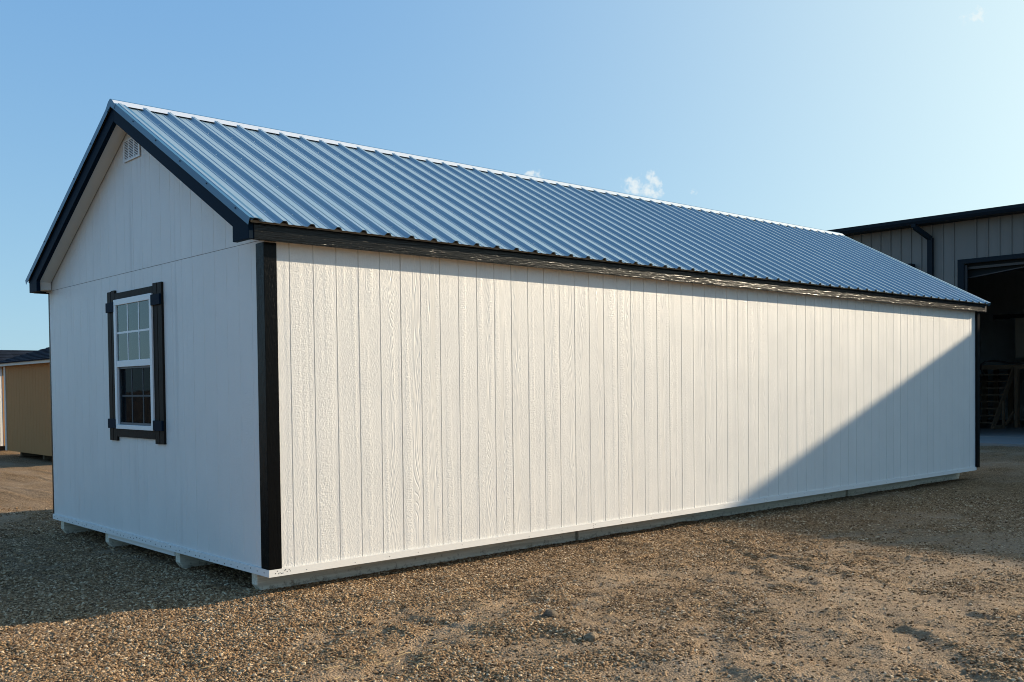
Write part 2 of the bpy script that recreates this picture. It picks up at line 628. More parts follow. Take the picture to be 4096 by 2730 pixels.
def fbm(x, y, s, seed, oct=3):
    t, a, k = 0, 1.0, 0
    for i in range(oct):
        t = t + a * vnoise(x * s * 2 ** i + 17.3 * i, y * s * 2 ** i - 9.1 * i, seed + i)
        k += a
        a *= 0.5
    return t / k


RIDGES = [([(3.95, -1.9), (3.80, -2.35), (3.77, -2.82), (3.63, -3.16), (3.45, -3.5), (3.40, -3.75)], 0.017, 0.06),
          ([(3.60, -1.78), (3.25, -2.13), (3.02, -2.40)], 0.020, 0.05),
          ([(2.62, -2.28), (2.42, -2.58), (2.18, -2.66), (1.99, -2.45)], 0.012, 0.06),
          ([(0.70, -2.45), (0.90, -2.10), (1.20, -1.95)], 0.016, 0.09),
          ([(2.5, -3.3), (2.2, -3.9), (1.95, -4.6)], 0.008, 0.08),
          ([(-0.2, -2.2), (0.6, -2.05), (1.3, -1.55), (1.95, -1.2)], 0.014, 0.14),
          ([(-0.9, -2.35), (-0.2, -2.5), (0.3, -2.7), (0.9, -3.1)], 0.010, 0.12)]
DUST = [(3.30, -2.38, 0.40, 0.7), (3.26, -2.85, 0.28, 0.6), (2.20, -3.45, 0.55, 0.9), (3.17, -3.6, 0.35, 0.7), (6.3, -2.7, 0.6, 0.8),
        (0.62, -3.3, 0.45, 0.8), (4.85, -3.4, 0.5, 0.5), (0.13, -2.05, 0.28, 0.6), (1.65, -1.5, 0.45, 0.45), (0.85, -1.4, 0.35, 0.5),
        (1.25, -2.35, 0.4, 0.5), (-0.75, -2.05, 0.22, 0.5), (1.4, -3.7, 0.45, 0.6), (2.9, -1.7, 0.4, 0.4), (0.35, -2.5, 0.22, 0.7)]


TRACKS = [([(-1.3, -2.6), (-0.5, -2.08), (0.2, -1.75), (1.2, -1.48), (2.5, -1.42), (4.2, -1.7), (7.0, -2.6)], 0.13, 0.8),
          ([(0.2, -4.4), (0.7, -3.5), (1.3, -2.9), (2.2, -2.5), (3.4, -2.3), (4.6, -2.5), (7.0, -3.6)], 0.12, 0.6),
          ([(1.3, -4.9), (1.8, -4.1), (2.6, -3.4), (3.6, -3.05), (5.0, -3.1), (8.0, -3.9)], 0.14, 0.8),
          ([(-1.2, -1.4), (-0.2, -1.25), (1.0, -0.95), (2.4, -0.85), (4.0, -1.0), (6.0, -1.6), (10.0, -3.0)], 0.11, 0.45)]


def seg_dist(x, y, pts):
    best = np.full(x.shape, 1e9)
    for (ax, ay), (bx, by) in zip(pts[:-1], pts[1:]):
        dx, dy = bx - ax, by - ay
        t = np.clip(((x - ax) * dx + (y - ay) * dy) / (dx * dx + dy * dy), 0, 1)
        best = np.minimum(best, np.hypot(x - ax - t * dx, y - ay - t * dy))
    return best


def ground_fields(x, y):
    wx = x + 0.25 * (fbm(x, y, 2.0, 5) - 0.5)
    wy = y + 0.25 * (fbm(x, y, 2.0, 9) - 0.5)
    g = 0.55 + 1.3 * (fbm(wx, wy, 0.8, 21) - 0.5) + 0.9 * (fbm(wx, wy, 2.6, 33) - 0.5)
    wall = np.clip(1 - np.abs(y + 0.1) / 1.3, 0, 1) * (x > -0.6) * (x < 13)
    g = g + 0.55 * wall
    near = np.clip(1 - np.hypot(x + 0.9, y + 0.9) / 1.5, 0, 1)
    g = g + 0.5 * near
    for cx, cy, r, a in DUST:
        g = g - a * np.exp(-(((wx - cx) ** 2 + (wy - cy) ** 2) / (r * r)))
    h = 0.030 * (fbm(x, y, 0.55, 41, 2) - 0.5) + 0.038 * (fbm(x, y, 2.2, 51, 3) - 0.5) + 0.024 * (fbm(x, y, 8.0, 61, 3) - 0.5)
    for pts, amp, wd in RIDGES:
        d = seg_dist(wx, wy, pts)
        b = np.exp(-(d / wd) ** 2) * np.clip(2.6 * fbm(x, y, 3.1, 77) - 0.6, 0, 1)
        h = h + amp * b * (0.55 + 0.9 * fbm(x, y, 7.0, 71))
        g = g + 0.75 * b - 0.35 * np.exp(-((d - 2.2 * wd) / wd) ** 2)
    for pts, wd, a in TRACKS:
        d = seg_dist(wx, wy, pts)
        brk = np.clip(2.2 * fbm(x, y, 1.3, 83) - 0.45, 0, 1)
        core = np.exp(-(d / wd) ** 4) * brk
        lip = np.exp(-((d - 1.5 * wd) / (0.4 * wd)) ** 2) * brk
        g = g - a * core + 0.5 * a * lip
        h = h - 0.024 * core + 0.010 * lip * fbm(x, y, 9.0, 91)
    cl = np.clip((fbm(x + 3.3, y - 1.7, 5.0, 131, 3) - 0.56) / 0.16, 0, 1) * np.clip((fbm(x, y, 0.9, 141) - 0.42) * 5, 0, 1)
    h = h + 0.020 * cl * (0.5 + fbm(x, y, 16.0, 151, 2))
    g = np.clip(g + 0.35 * cl, 0.02, 1)
    # tyre tread marks
    tx, ty = (x - 0.80), (y + 2.70)
    ca, sa = math.cos(2.1), math.sin(2.1)
    al, ac = tx * ca + ty * sa, -tx * sa + ty * ca
    tm = np.exp(-(ac / 0.13) ** 4) * np.exp(-(al / 0.42) ** 4)
    h = h + 0.008 * tm * np.sin(al * 70 + np.abs(ac) * 25)
    under = (x > -0.1) * (x < 12.3) * (y > -0.05) * (y < 4.9)
    fade = np.clip(1.2 - np.hypot(x, y) / 60.0, 0, 1)
    h = h * fade * (1 - 0.5 * under)
    return h, g


def graded(lo, hi, step, far, grow=1.09):
    a = list(np.arange(lo, hi + 1e-6, step))
    s, p = step, hi
    while p < far:
        s *= grow
        p += s
        a.append(p)
    s, p = step, lo
    while p > -far:
        s *= grow
        p -= s
        a.insert(0, p)
    return np.array(a)


def grid_mesh(name, xs, ys, keep=None, dz=0.0):
    X, Y = np.meshgrid(xs, ys)
    x, y = X.ravel(), Y.ravel()
    h, g = ground_fields(x, y)
    nx, ny = len(xs), len(ys)
    idx = np.arange(nx * ny).reshape(ny, nx)
    q = np.stack([idx[:-1, :-1], idx[:-1, 1:], idx[1:, 1:], idx[1:, :-1]], -1).reshape(-1, 4)
    if keep is not None:
        q = q[keep(x[q].mean(1), y[q].mean(1))]
        used = np.unique(q)
        remap = np.zeros(nx * ny, int)
        remap[used] = np.arange(len(used))
        q = remap[q]
        x, y, h, g = x[used], y[used], h[used], g[used]
    me = bpy.data.meshes.new(name)
    me.vertices.add(len(x))
    me.vertices.foreach_set('co', np.stack([x, y, h + GZ + dz], 1).ravel())
    me.loops.add(q.size)
    me.loops.foreach_set('vertex_index', q.ravel())
    me.polygons.add(len(q))
    me.polygons.foreach_set('loop_start', np.arange(len(q)) * 4)
    me.polygons.foreach_set('loop_total', np.full(len(q), 4))
    me.polygons.foreach_set('use_smooth', np.ones(len(q), bool))
    at = me.attributes.new('gravel', 'FLOAT', 'POINT')
    at.data.foreach_set('value', g)
    me.update(calc_edges=True)
    me.validate()
    return me


gm = grid_mesh('ground', graded(-3.2, 6.5, 0.03, 3000), graded(-5.2, 2.2, 0.03, 3000))
gm.materials.append(M['ground'])
ground = bpy.data.objects.new('ground', gm)
col.objects.link(ground)
tag(ground, kind='structure')


def in_view(x, y):
    dx, dy = x - CAM.x, y - CAM.y
    f2 = np.array([fwd.x, fwd.y]) / math.hypot(fwd.x, fwd.y)
    d = dx * f2[0] + dy * f2[1]
    s = dx * f2[1] - dy * f2[0]
    ok = (d > 4.3) & (np.abs(s) < 0.52 * d + 0.9) & (d < 15.5)
    return ok & ~((x > 0.35) & (x < 12.1) & (y > 0.5) & (y < 4.6))


gv = grid_mesh('gravel', np.arange(-4.5, 14.0, 0.08), np.arange(-7.0, 12.0, 0.08), in_view)
# stones per square metre: thin out with distance from the yard entrance where they shrink below what one can see
gx = np.empty(len(gv.vertices) * 3)
gv.vertices.foreach_get('co', gx)
gx = gx.reshape(-1, 3)
ga = np.empty(len(gv.vertices))
gv.attributes['gravel'].data.foreach_get('value', ga)
dist = np.hypot(gx[:, 0] - CAM.x, gx[:, 1] - CAM.y)
dens = (0.11 + 1.0 * ga ** 1.8) * np.clip((15.5 - dist) / 9.0, 0, 1) ** 0.8
da = gv.attributes.new('dens', 'FLOAT', 'POINT')
da.data.foreach_set('value', dens)
gravel = bpy.data.objects.new('gravel', gv)
col.objects.link(gravel)
tag(gravel, 'loose tan gravel scattered over the dirt yard', 'gravel', kind='stuff')
gv.materials.append(M['stone'])


def gravel_nodes(obj, max_density):
    ng = bpy.data.node_groups.new('gravel scatter', 'GeometryNodeTree')
    ng.interface.new_socket('Geometry', in_out='INPUT', socket_type='NodeSocketGeometry')
    ng.interface.new_socket('Geometry', in_out='OUTPUT', socket_type='NodeSocketGeometry')
    N, Lk = ng.nodes.new, ng.links.new
    gi, go = N('NodeGroupInput'), N('NodeGroupOutput')
    dp = N('GeometryNodeDistributePointsOnFaces')
    dp.distribute_method = 'RANDOM'
    na = N('GeometryNodeInputNamedAttribute')
    na.data_type = 'FLOAT'
    na.inputs['Name'].default_value = 'dens'
    mu = N('ShaderNodeMath')
    mu.operation = 'MULTIPLY'
    mu.inputs[1].default_value = max_density
    Lk(na.outputs['Attribute'], mu.inputs[0])
    Lk(gi.outputs[0], dp.inputs['Mesh'])
    Lk(mu.outputs[0], dp.inputs['Density'])
    g2i = N('GeometryNodeGeometryToInstance')
    for k in range(4):
        ico = N('GeometryNodeMeshIcoSphere')
        ico.inputs['Radius'].default_value = 1.0
        ico.inputs['Subdivisions'].default_value = 2
        sp = N('GeometryNodeSetPosition')
        nz = N('ShaderNodeTexNoise')
        nz.noise_dimensions = '4D'
        nz.inputs['W'].default_value = k * 7.7
        nz.inputs['Scale'].default_value = 0.9
        nz.inputs['Detail'].default_value = 1.0
        sub = N('ShaderNodeVectorMath')
        sub.operation = 'SUBTRACT'
        sub.inputs[1].default_value = (0.5, 0.5, 0.5)
        Lk(nz.outputs['Color'], sub.inputs[0])
        sc = N('ShaderNodeVectorMath')
        sc.operation = 'SCALE'
        sc.inputs['Scale'].default_value = 1.3
        Lk(sub.outputs[0], sc.inputs[0])
        Lk(ico.outputs['Mesh'], sp.inputs['Geometry'])
        Lk(sc.outputs[0], sp.inputs['Offset'])
        tf = N('GeometryNodeTransform')
        tf.inputs['Scale'].default_value = [(1.25, 0.9, 0.62), (1.0, 1.0, 0.75), (1.5, 0.85, 0.5), (0.95, 1.2, 0.8)][k]
        Lk(sp.outputs[0], tf.inputs['Geometry'])
        sm = N('GeometryNodeSetMaterial')
        sm.inputs['Material'].default_value = M['stone']
        Lk(tf.outputs[0], sm.inputs['Geometry'])
        Lk(sm.outputs[0], g2i.inputs[0])
    ip = N('GeometryNodeInstanceOnPoints')
    ip.inputs['Pick Instance'].default_value = True
    Lk(dp.outputs['Points'], ip.inputs['Points'])
    Lk(g2i.outputs[0], ip.inputs['Instance'])
    rv = N('FunctionNodeRandomValue')
    rv.data_type = 'FLOAT_VECTOR'
    rv.inputs[0].default_value = (-0.35, -0.35, 0)
    rv.inputs[1].default_value = (0.35, 0.35, 6.283)
    Lk(rv.outputs[0], ip.inputs['Rotation'])
    rs = N('FunctionNodeRandomValue')
    rs.data_type = 'FLOAT'
    rs.inputs[2].default_value = 0.0
    rs.inputs[3].default_value = 1.0
    rs.inputs['Seed'].default_value = 5
    pw = N('ShaderNodeMath')
    pw.operation = 'POWER'
    pw.inputs[1].default_value = 4.6
    Lk(rs.outputs[1], pw.inputs[0])
    ma = N('ShaderNodeMath')
    ma.operation = 'MULTIPLY_ADD'
    ma.inputs[1].default_value = 0.0098
    ma.inputs[2].default_value = 0.0024
    Lk(pw.outputs[0], ma.inputs[0])
    Lk(ma.outputs[0], ip.inputs['Scale'])
    Lk(ip.outputs[0], go.inputs[0])
    md = obj.modifiers.new('scatter', 'NODES')
    md.node_group = ng


gravel_nodes(gravel, 13000)


# dry straw bits
def straw():
    b = MB()
    spots = [(-0.55, -2.05, 0.22, 26), (-0.2, -2.0, 0.3, 18), (0.35, -1.9, 0.5, 14), (-0.9, -1.7, 0.8, 16), (1.5, -2.2, 1.2, 20), (3.0, -3.2, 1.0, 14), (0.9, -1.1, 0.6, 10)]
    for cx, cy, r, n in spots:
        for _ in range(n):
            x, y = random.gauss(cx, r * 0.6), random.gauss(cy, r * 0.6)
            h, _g = ground_fields(np.array([x]), np.array([y]))
            z = GZ + float(h[0]) + random.uniform(0.006, 0.016)
            a = random.uniform(0, 6.28)
            L = random.uniform(0.03, 0.13)
            bend = random.uniform(-0.25, 0.25)
            pts = []
            for k in range(4):
                s = k / 3 - 0.5
                pts.append((x + math.cos(a + bend * s) * L * s, y + math.sin(a + bend * s) * L * s, z + random.uniform(0, 0.008)))
            b.tube(pts, random.uniform(0.0011, 0.0024), 4)
    o = b.build('straw', M['straw'])
    tag(o, 'dry golden straw bits strewn on the gravel', 'straw', kind='stuff')


straw()


def clod(x, y, r, sz, seed, material, label, rough=1.0):
    bm = bmesh.new()
    bmesh.ops.create_icosphere(bm, subdivisions=4, radius=1.0)
    rs = np.random.default_rng(seed)
    from mathutils import noise as mn
    o3 = Vector(rs.uniform(-50, 50, 3))
    for v in bm.verts:
        d = v.co.normalized()
        k = 1 + 0.22 * mn.noise(d * 1.3 + o3) + rough * (0.22 * mn.noise(d * 3.5 + o3) + 0.14 * mn.noise(d * 8 + o3))
        v.co = Vector((d.x * r * k, d.y * r * 0.8 * k, max(d.z, -0.25) * sz * 0.8 * k + sz * 0.05))
    me = bpy.data.meshes.new('dirt_clod')
    bm.to_mesh(me)
    bm.free()
    me.materials.append(material)
    me.polygons.foreach_set('use_smooth', [True] * len(me.polygons))
    o = bpy.data.objects.new('dirt_clod', me)
    col.objects.link(o)
    h, _ = ground_fields(np.array([x]), np.array([y]))
    o.location = (x, y, GZ + float(h[0]))
    o.rotation_euler.z = rs.uniform(0, 6)
    tag(o, label, 'dirt clod', 'clods of dried mud')


clod(1.0, -1.93, 0.06, 0.05, 3, M['clod_dark'], 'dark rounded clod of mud, the smoother one farther from the viewer', 0.45)
clod(0.74, -2.545, 0.058, 0.044, 11, M['clod'], 'tan crumbly clod of mud beside the tyre tread marks')


# ------------------------------------------------------------------ the white shed
L, W = 12.192, 4.804
SL = 0.543
PITCH = math.atan(SL)


def zm(y):                      # flat of the metal, front slope and its mirror
    y = y if y <= W / 2 else W - y
    return 2.588 + (y + 0.15) * SL


def zsof(y):
    return zm(y) - 0.15


shed = thing('portable_shed', 'long white panel-sided shed with black trim and ribbed blue-grey metal roof on timber skids', 'shed', (L / 2, W / 2, GZ))


def grooved_profile(lo, hi, origin, extra=(), fine=1.0):
    """list of (u, depth) along a wall with an open groove every 8 inches"""
    out = [(lo, 0.0)]
    k = math.ceil((lo - origin) / 0.2032)
    us = []
    while origin + k * 0.2032 < hi - 0.02:
        u = origin + k * 0.2032
        if u > lo + 0.02:
            us.append((u, k))
        k += 1
    for u, k in us:
        w = 0.0042 if k % 6 else 0.005
        d = 0.007 if k % 6 else 0.012
        w, d = w * fine, d * fine * fine
        out += [(u - w, 0.0), (u - w * 0.55, d), (u + w * 0.55, d), (u + w, 0.0)]
    out.append((hi, 0.0))
    for e in extra:
        if not any(abs(e - q[0]) < 0.003 for q in out):
            out.append((e, 0.0))
    out.sort()
    return out


def wall_mesh(prof, bands, place, hole=None):
    """bands: list of z-function tuples (zlo(u), zhi(u)); place(u, depth, z) -> xyz"""
    b = MB()
    for zlo, zhi in bands:
        for (u0, d0), (u1, d1) in zip(prof[:-1], prof[1:]):
            za, zb, zc, zd = zlo(u0), zlo(u1), zhi(u1), zhi(u0)
            if hole and hole(0.5 * (u0 + u1), 0.5 * (za + zd)):
                continue
            b.face([place(u0, d0, za), place(u1, d1, zb), place(u1, d1, zc), place(u0, d0, zd)])
    return b


def weld(o):
    bm = bmesh.new()
    bm.from_mesh(o.data)
    bmesh.ops.remove_doubles(bm, verts=bm.verts, dist=1e-5)
    bmesh.ops.recalc_face_normals(bm, faces=bm.faces)
    bm.to_mesh(o.data)
    bm.free()


c0 = lambda v: (lambda u: v)
# long front wall
b = wall_mesh(grooved_profile(0.0, L, 0.0), [(c0(0.055), c0(2.49))], lambda u, d, z: (u, d, z))
o = b.build('front_wall', M['siding_x'], shed, fix=False)
b = wall_mesh(grooved_profile(0.0, L, 0.0), [(c0(0.055), c0(2.49))], lambda u, d, z: (u, W - d, z))
b.build('back_wall', M['siding_x'], shed, fix=False)
# end wall with window hole
WY0, WY1, WZ0, WZ1 = 2.02, 2.84, 1.06, 2.21
hole = lambda u, z: WY0 < u < WY1 and WZ0 < z < WZ1
prof = grooved_profile(0.0, W, 0.0, (WY0, WY1), 0.5)
b = wall_mesh(prof, [(c0(0.055), c0(WZ0)), (c0(WZ0), c0(WZ1)), (c0(WZ1), c0(2.485))], lambda u, d, z: (d, u, z), hole)
b.build('end_wall', M['siding_y'], shed, fix=False)
b = wall_mesh(grooved_profile(0.0, W, 0.0), [(c0(0.055), c0(2.485))], lambda u, d, z: (L - d, u, z))
b.build('end_wall', M['siding_y'], shed, fix=False)
for xx, sg in ((-0.0025, 1), (L + 0.0025, -1)):
    b = wall_mesh(grooved_profile(0.0, W, 0.0, (W / 2,), 0.55), [(c0(2.4875), lambda u: zsof(u) + 0.01)], lambda u, d, z: (xx + sg * d, u, z))
    # bottom lip of the overlapping gable sheet
    b.face([(xx, 0, 2.4875), (xx, W, 2.4875), (xx + sg * 0.0025, W, 2.4875), (xx + sg * 0.0025, 0, 2.4875)])
    b.build('gable_panel', M['siding_y'], shed, fix=False)

# floor, inner
b = MB()
b.box(0.035, L - 0.035, 0.035, W - 0.035, 0.002, 0.05)
b.build('floor', M['deckwood'], shed)

# rim boards with nail heads
rb = MB()
rb.box(-0.015, 6.39, -0.015, 0.03, 0.0, 0.054)
rb.box(6.393, L + 0.012, -0.015, 0.03, 0.0, 0.054)
for k in range(11):
    x = 0.04 + 0.012 * k + random.uniform(-0.003, 0.003)
    rb.disc((x, -0.0158, random.uniform(0.015, 0.045)), 'y', 0.004)
x = 0.3
while x < L:
    rb.disc((x, -0.0158, 0.027 + random.uniform(-0.012, 0.012)), 'y', 0.0035)
    x += random.uniform(0.28, 0.52)
for z in (0.012, 0.03, 0.045):
    rb.disc((6.42, -0.0158, z), 'y', 0.003)
    rb.disc((3.47, -0.0158, z), 'y', 0.003)
rb.build('rim_board', [M['white'], M['nail']], shed)
rb = MB()
rb.box(-0.015, 0.03, 0.031, W + 0.01, 0.0, 0.054)
y = 0.06
while y < W:
    rb.disc((-0.0158, y, 0.027 + random.uniform(-0.014, 0.014)), 'x', 0.0062)
    y += random.uniform(0.05, 0.13)
rb.build('rim_board', [M['white'], M['nail']], shed)
rb = MB()
rb.box(L - 0.03, L + 0.012, 0.031, W + 0.01, 0.0, 0.054)
rb.build('rim_board', M['white'], shed)
rb = MB()
rb.box(0.031, L - 0.031, W - 0.03, W + 0.01, 0.0, 0.054)
rb.build('rim_board', M['white'], shed)
rb = MB()
rb.box(0.02, 0.058, 1.732, 3.288, -0.052, -0.002)
rb.build('spacer_board', M['white'], shed, bevel=0.003)


# skids
def skid(x0, x1, y0, y1, cham0, cham1):
    z0, z1 = GZ - 0.02, -0.001
    c = 0.05
    poly = [(x0, z1), (x0, z0 + c + 0.02) if cham0 else (x0, z0)]
    if cham0:
        poly.append((x0 + c, z0))
    if cham1:
        poly += [(x1 - c, z0), (x1, z0 + c + 0.02)]
    else:
        poly.append((x1, z0))
    poly.append((x1, z1))
    bb = MB()
    bb.prism(poly, 'y', y0, y1)
    return bb.build('skid', M['skid'], shed, bevel=0.004)


for y0, y1 in ((1.64, 1.73), (3.29, 3.38), (4.60, 4.69)):
    skid(0.03, 12.2, y0, y1, True, True)
skid(0.03, 3.497, 0.255, 0.345, True, False)
skid(3.54, 6.55, 0.255, 0.345, False, False)
skid(6.551, 8.725, 0.262, 0.345, False, False)
skid(8.785, 12.22, 0.255, 0.345, False, True)
b = MB()
b.box(3.40, 3.66, 0.347, 0.385, GZ, -0.01)
b.build('splice_block', M['deckwood'], shed)
b = MB()
b.box(8.65, 8.9, 0.347, 0.385, GZ, -0.01)
b.build('splice_block', M['deckwood'], shed)

# corner trims
b = MB()
b.prism([(-0.013, -0.013), (0.093, -0.013), (0.093, -0.0005), (-0.0005, -0.0005), (-0.0005, 0.108), (-0.013, 0.108)], 'z', 0.0545, 2.466)
b.build('corner_trim', M['black_z'], shed, bevel=0.0025)
b = MB()
b.box(L + 0.001, L + 0.083, -0.036, 0.055, 0.042, 2.466)
b.build('corner_trim', M['black_z'], shed, bevel=0.002)
b = MB()
b.box(-0.001, 0.09, W + 0.001, W + 0.042, 0.0545, 2.466)
b.build('corner_trim', M['black_z'], shed, bevel=0.002)
b = MB()
b.box(L - 0.09, L + 0.013, W + 0.001, W + 0.02, 0.0545, 2.466)
b.build('corner_trim', M['black_z'], shed, bevel=0.002)

# rake boards (two per end), fascias, soffits
FB = 2.467


def mir(poly):
    return [(W - y, z) for y, z in poly]


rake = [(-0.1, FB), (0.147, FB), (0.147, zm(0.147) - 0.168), (W / 2, zm(W / 2) - 0.168), (W / 2, zm(W / 2) - 0.022), (-0.1, zm(-0.1) - 0.022)]
rake2 = [(y, z) for y, z in rake]
for x0, x1 in ((-0.175, -0.135), (L + 0.135, L + 0.175)):
    for k, poly in enumerate((rake, mir(rake))):
        bb = MB()
        pl = [(y + (-0.0006 if k == 0 and abs(y - W / 2) < 1e-6 else 0.0006 if abs(y - W / 2) < 1e-6 else 0), z) for y, z in poly]
        bb.prism(pl, 'x', x0, x1)
        bb.build('rake_board', M['black_s'], shed, bevel=0.003)
for y0, y1 in ((-0.103, -0.078), (W + 0.078, W + 0.103)):
    bb = MB()
    bb.box(-0.134, 5.02, y0, y1, FB - 0.003, 2.594)
    bb.box(5.022, 9.98, y0, y1, FB - 0.003, 2.594)
    bb.box(9.982, L + 0.134, y0, y1, FB - 0.003, 2.594)
    bb.build('fascia', M['black_x'], shed, bevel=0.003)
for m_ in (False, True):
    for x0, x1 in ((-0.134, -0.010), (L + 0.010, L + 0.134)):
        bb = MB()
        poly = [(0.02, zsof(0.02)), (W / 2 - 0.001, zsof(W / 2)), (W / 2 - 0.001, zsof(W / 2) + 0.02), (0.02, zsof(0.02) + 0.02)]
        bb.prism(mir(poly) if m_ else poly, 'x', x0, x1)
        bb.build('soffit', M['soffit'], shed)
        bb = MB()
        y0, y1 = (-0.077, 0.095) if not m_ else (W - 0.095, W + 0.077)
        bb.box(x0, x1, y0, y1, 2.49, 2.573)
        bb.build('eave_return', M['soffit'], shed, bevel=0.002)
    bb = MB()
    y0, y1 = (-0.0775, -0.0006) if not m_ else (W + 0.0006, W + 0.0775)
    bb.box(-0.0095, L + 0.0095, y0, y1, 2.476, 2.488)
    bb.build('eave_soffit', M['soffit'], shed)

# roof
roof = MB()
XR0, XR1 = -0.178, L + 0.178
pts = []
k = -2
prof = []
while True:
    xc = 0.085 + 0.2286 * k
    if xc - 0.12 > XR1:
        break
    for dx, h in ((-0.036, 0.0), (-0.016, 0.024), (0.014, 0.024), (0.034, 0.0),
                  (0.068, 0.0), (0.073, 0.0035), (0.081, 0.0035), (0.086, 0.0),
                  (0.142, 0.0), (0.147, 0.0035), (0.155, 0.0035), (0.160, 0.0)):
        prof.append((xc + dx, h))
    k += 1
prof = [(x, h) for x, h in prof if XR0 < x < XR1]
prof = [(XR0, 0.0)] + prof + [(XR1, 0.0)]
NSEG = 6


def slope_sheet(profile, y0, y1, mirror, nseg=1, lift=0.0):
    bb = MB()
    n = (-math.sin(PITCH), math.cos(PITCH))
    rows = []
    for i in range(nseg + 1):
        y = y0 + (y1 - y0) * i / nseg
        z = zm(y)
        row = []
        for x, h in profile:
            yy, zz = y + n[0] * (h + lift), z + n[1] * (h + lift)
            row.append((x, W - yy if mirror else yy, zz))
        rows.append(row)
    m0 = len(profile)
    for r_ in rows:
        bb.v += r_
    for i in range(nseg):
        for j in range(m0 - 1):
            a = i * m0 + j
            q = (a, a + 1, a + 1 + m0, a + m0)
            bb.f.append(q[::-1] if mirror else q)
            bb.mi.append(0)
    return bb


for mir_ in (False, True):
    bb = slope_sheet(prof, -0.15, W / 2 - 0.02, mir_, 2)
    rp = bb.build('roof_panel', M['roof'], shed, fix=False, solid=0.0012)
    # sheathing under the metal
    bb = MB()
    poly = [(-0.132, zm(-0.132) - 0.003), (W / 2 - 0.002, zm(W / 2) - 0.003), (W / 2 - 0.002, zm(W / 2) - 0.02), (-0.132, zm(-0.132) - 0.02)]
    bb.prism(mir(poly) if mir_ else poly, 'x', -0.172, L + 0.172)
    bb.build('roof_deck', M['deckwood'], shed)
    # rake trims
    for end in (0, 1):
        pr = [(-0.197, -0.034), (-0.197, 0.021), (-0.103, 0.021), (-0.082, 0.002)]
        if end:
            pr = [(L - x, h) for x, h in pr][::-1]
        bb = slope_sheet(pr, -0.152, W / 2 - 0.01, mir_, 1)
        # screws along the lower edge
        n = (-math.sin(PITCH), math.cos(PITCH))
        for q in range(6):
            y = 0.05 + q * 0.46
            if y > W / 2 - 0.06:
                break
            zc = zm(y)
            yy, zz = y + n[0] * 0.004, zc + n[1] * 0.004
            yy = W - yy if mir_ else yy
            xs = -0.199 if end == 0 else L + 0.199
            bb.bar((xs - 0.004, yy, zz), (xs + 0.004, yy, zz), 0.007, 0.008, 1)
        bb.build('rake_trim', [M['roof_trim'], M['dark']], shed, fix=False, solid=0.0012)
# ridge cap
bb = MB()
ys = [(W / 2 - 0.118, zm(W / 2 - 0.118) + 0.018), (W / 2 - 0.112, zm(W / 2 - 0.118) + 0.0215), (W / 2 - 0.047, 3.986), (W / 2, 4.006)]
ys = ys + [(W - y, z) for y, z in ys[:-1]][::-1]
for (ya, za), (yb, zb) in zip(ys[:-1], ys[1:]):
    bb.face([(-0.200, ya, za), (L + 0.200, ya, za), (L + 0.200, yb, zb), (-0.200, yb, zb)], 0 if min(abs(ya - W / 2), abs(yb - W / 2)) > 0.02 else 2)
for xe in (-0.200, L + 0.200):
    bb.face([(xe, y, z) for y, z in ys] + [(xe, W / 2 + 0.09, zm(W / 2 + 0.09) - 0.03), (xe, W / 2, zm(W / 2) - 0.035), (xe, W / 2 - 0.09, zm(W / 2 - 0.09) - 0.03)], 2)
k = 0
while 0.085 + 0.2286 * k < L:
    x = 0.085 + 0.2286 * k
    for s in (1,):
        y = W / 2 - 0.100
        bb.bar((x - 0.003, y, zm(y) + 0.027), (x + 0.003, y, zm(y) + 0.027), 0.006, 0.006, 1)
    k += 1
bb.build('ridge_cap', [M['cap'], M['dark'], M['roof_trim']], shed)

# roof screws
sc = MB()
n = (-math.sin(PITCH), math.cos(PITCH))
for q, yq in enumerate((0.06, 0.68, 1.3, 1.92)):
    k = 0
    while 0.085 + 0.2286 * k < L:
        x = 0.085 + 0.2286 * k - 0.045
        y, z = yq + n[0] * 0.002, zm(yq) + n[1] * 0.002
        sc.bar((x - 0.004, y, z), (x + 0.004, y, z), 0.008, 0.006)
        k += 1
sc.build('roof_screws', M['cap'], shed)['kind'] = 'stuff'

# gable vent
v = MB()
vy0, vy1, vz0, vz1 = 2.222, 2.595, 3.492, 3.688
xf = -0.018
v.box(xf, -0.0095, vy0, vy1, vz0, vz0 + 0.018)
v.box(xf, -0.0095, vy0, vy1, vz1 - 0.014, vz1)
cols = [(vy0, vy0 + 0.028), (vy0 + 0.118, vy0 + 0.136), (vy0 + 0.240, vy0 + 0.258), (vy1 - 0.028, vy1)]
for a, c in cols:
    v.box(xf, -0.0095, a, c, vz0 + 0.018, vz1 - 0.014)
for (a, c), (d, e) in zip(cols[:-1], cols[1:]):
    nsl = 11
    for i in range(nsl):
        z = vz0 + 0.020 + (vz1 - vz0 - 0.036) * i / nsl
        v.prism([(xf - 0.001, z), (xf + 0.0005, z + 0.0085), (-0.0100, z + 0.0115), (-0.0105, z + 0.004)], 'y', c, d)
vo = v.build('gable_vent', M['vinyl'], shed)
v = MB()
v.box(-0.0099, -0.0093, vy0 + 0.02, vy1 - 0.02, vz0 + 0.01, vz1 - 0.008)
v.build('vent_shade_sheet', M['dark'], vo)  # dark sheet behind the slats, painted shade in place of a real opening

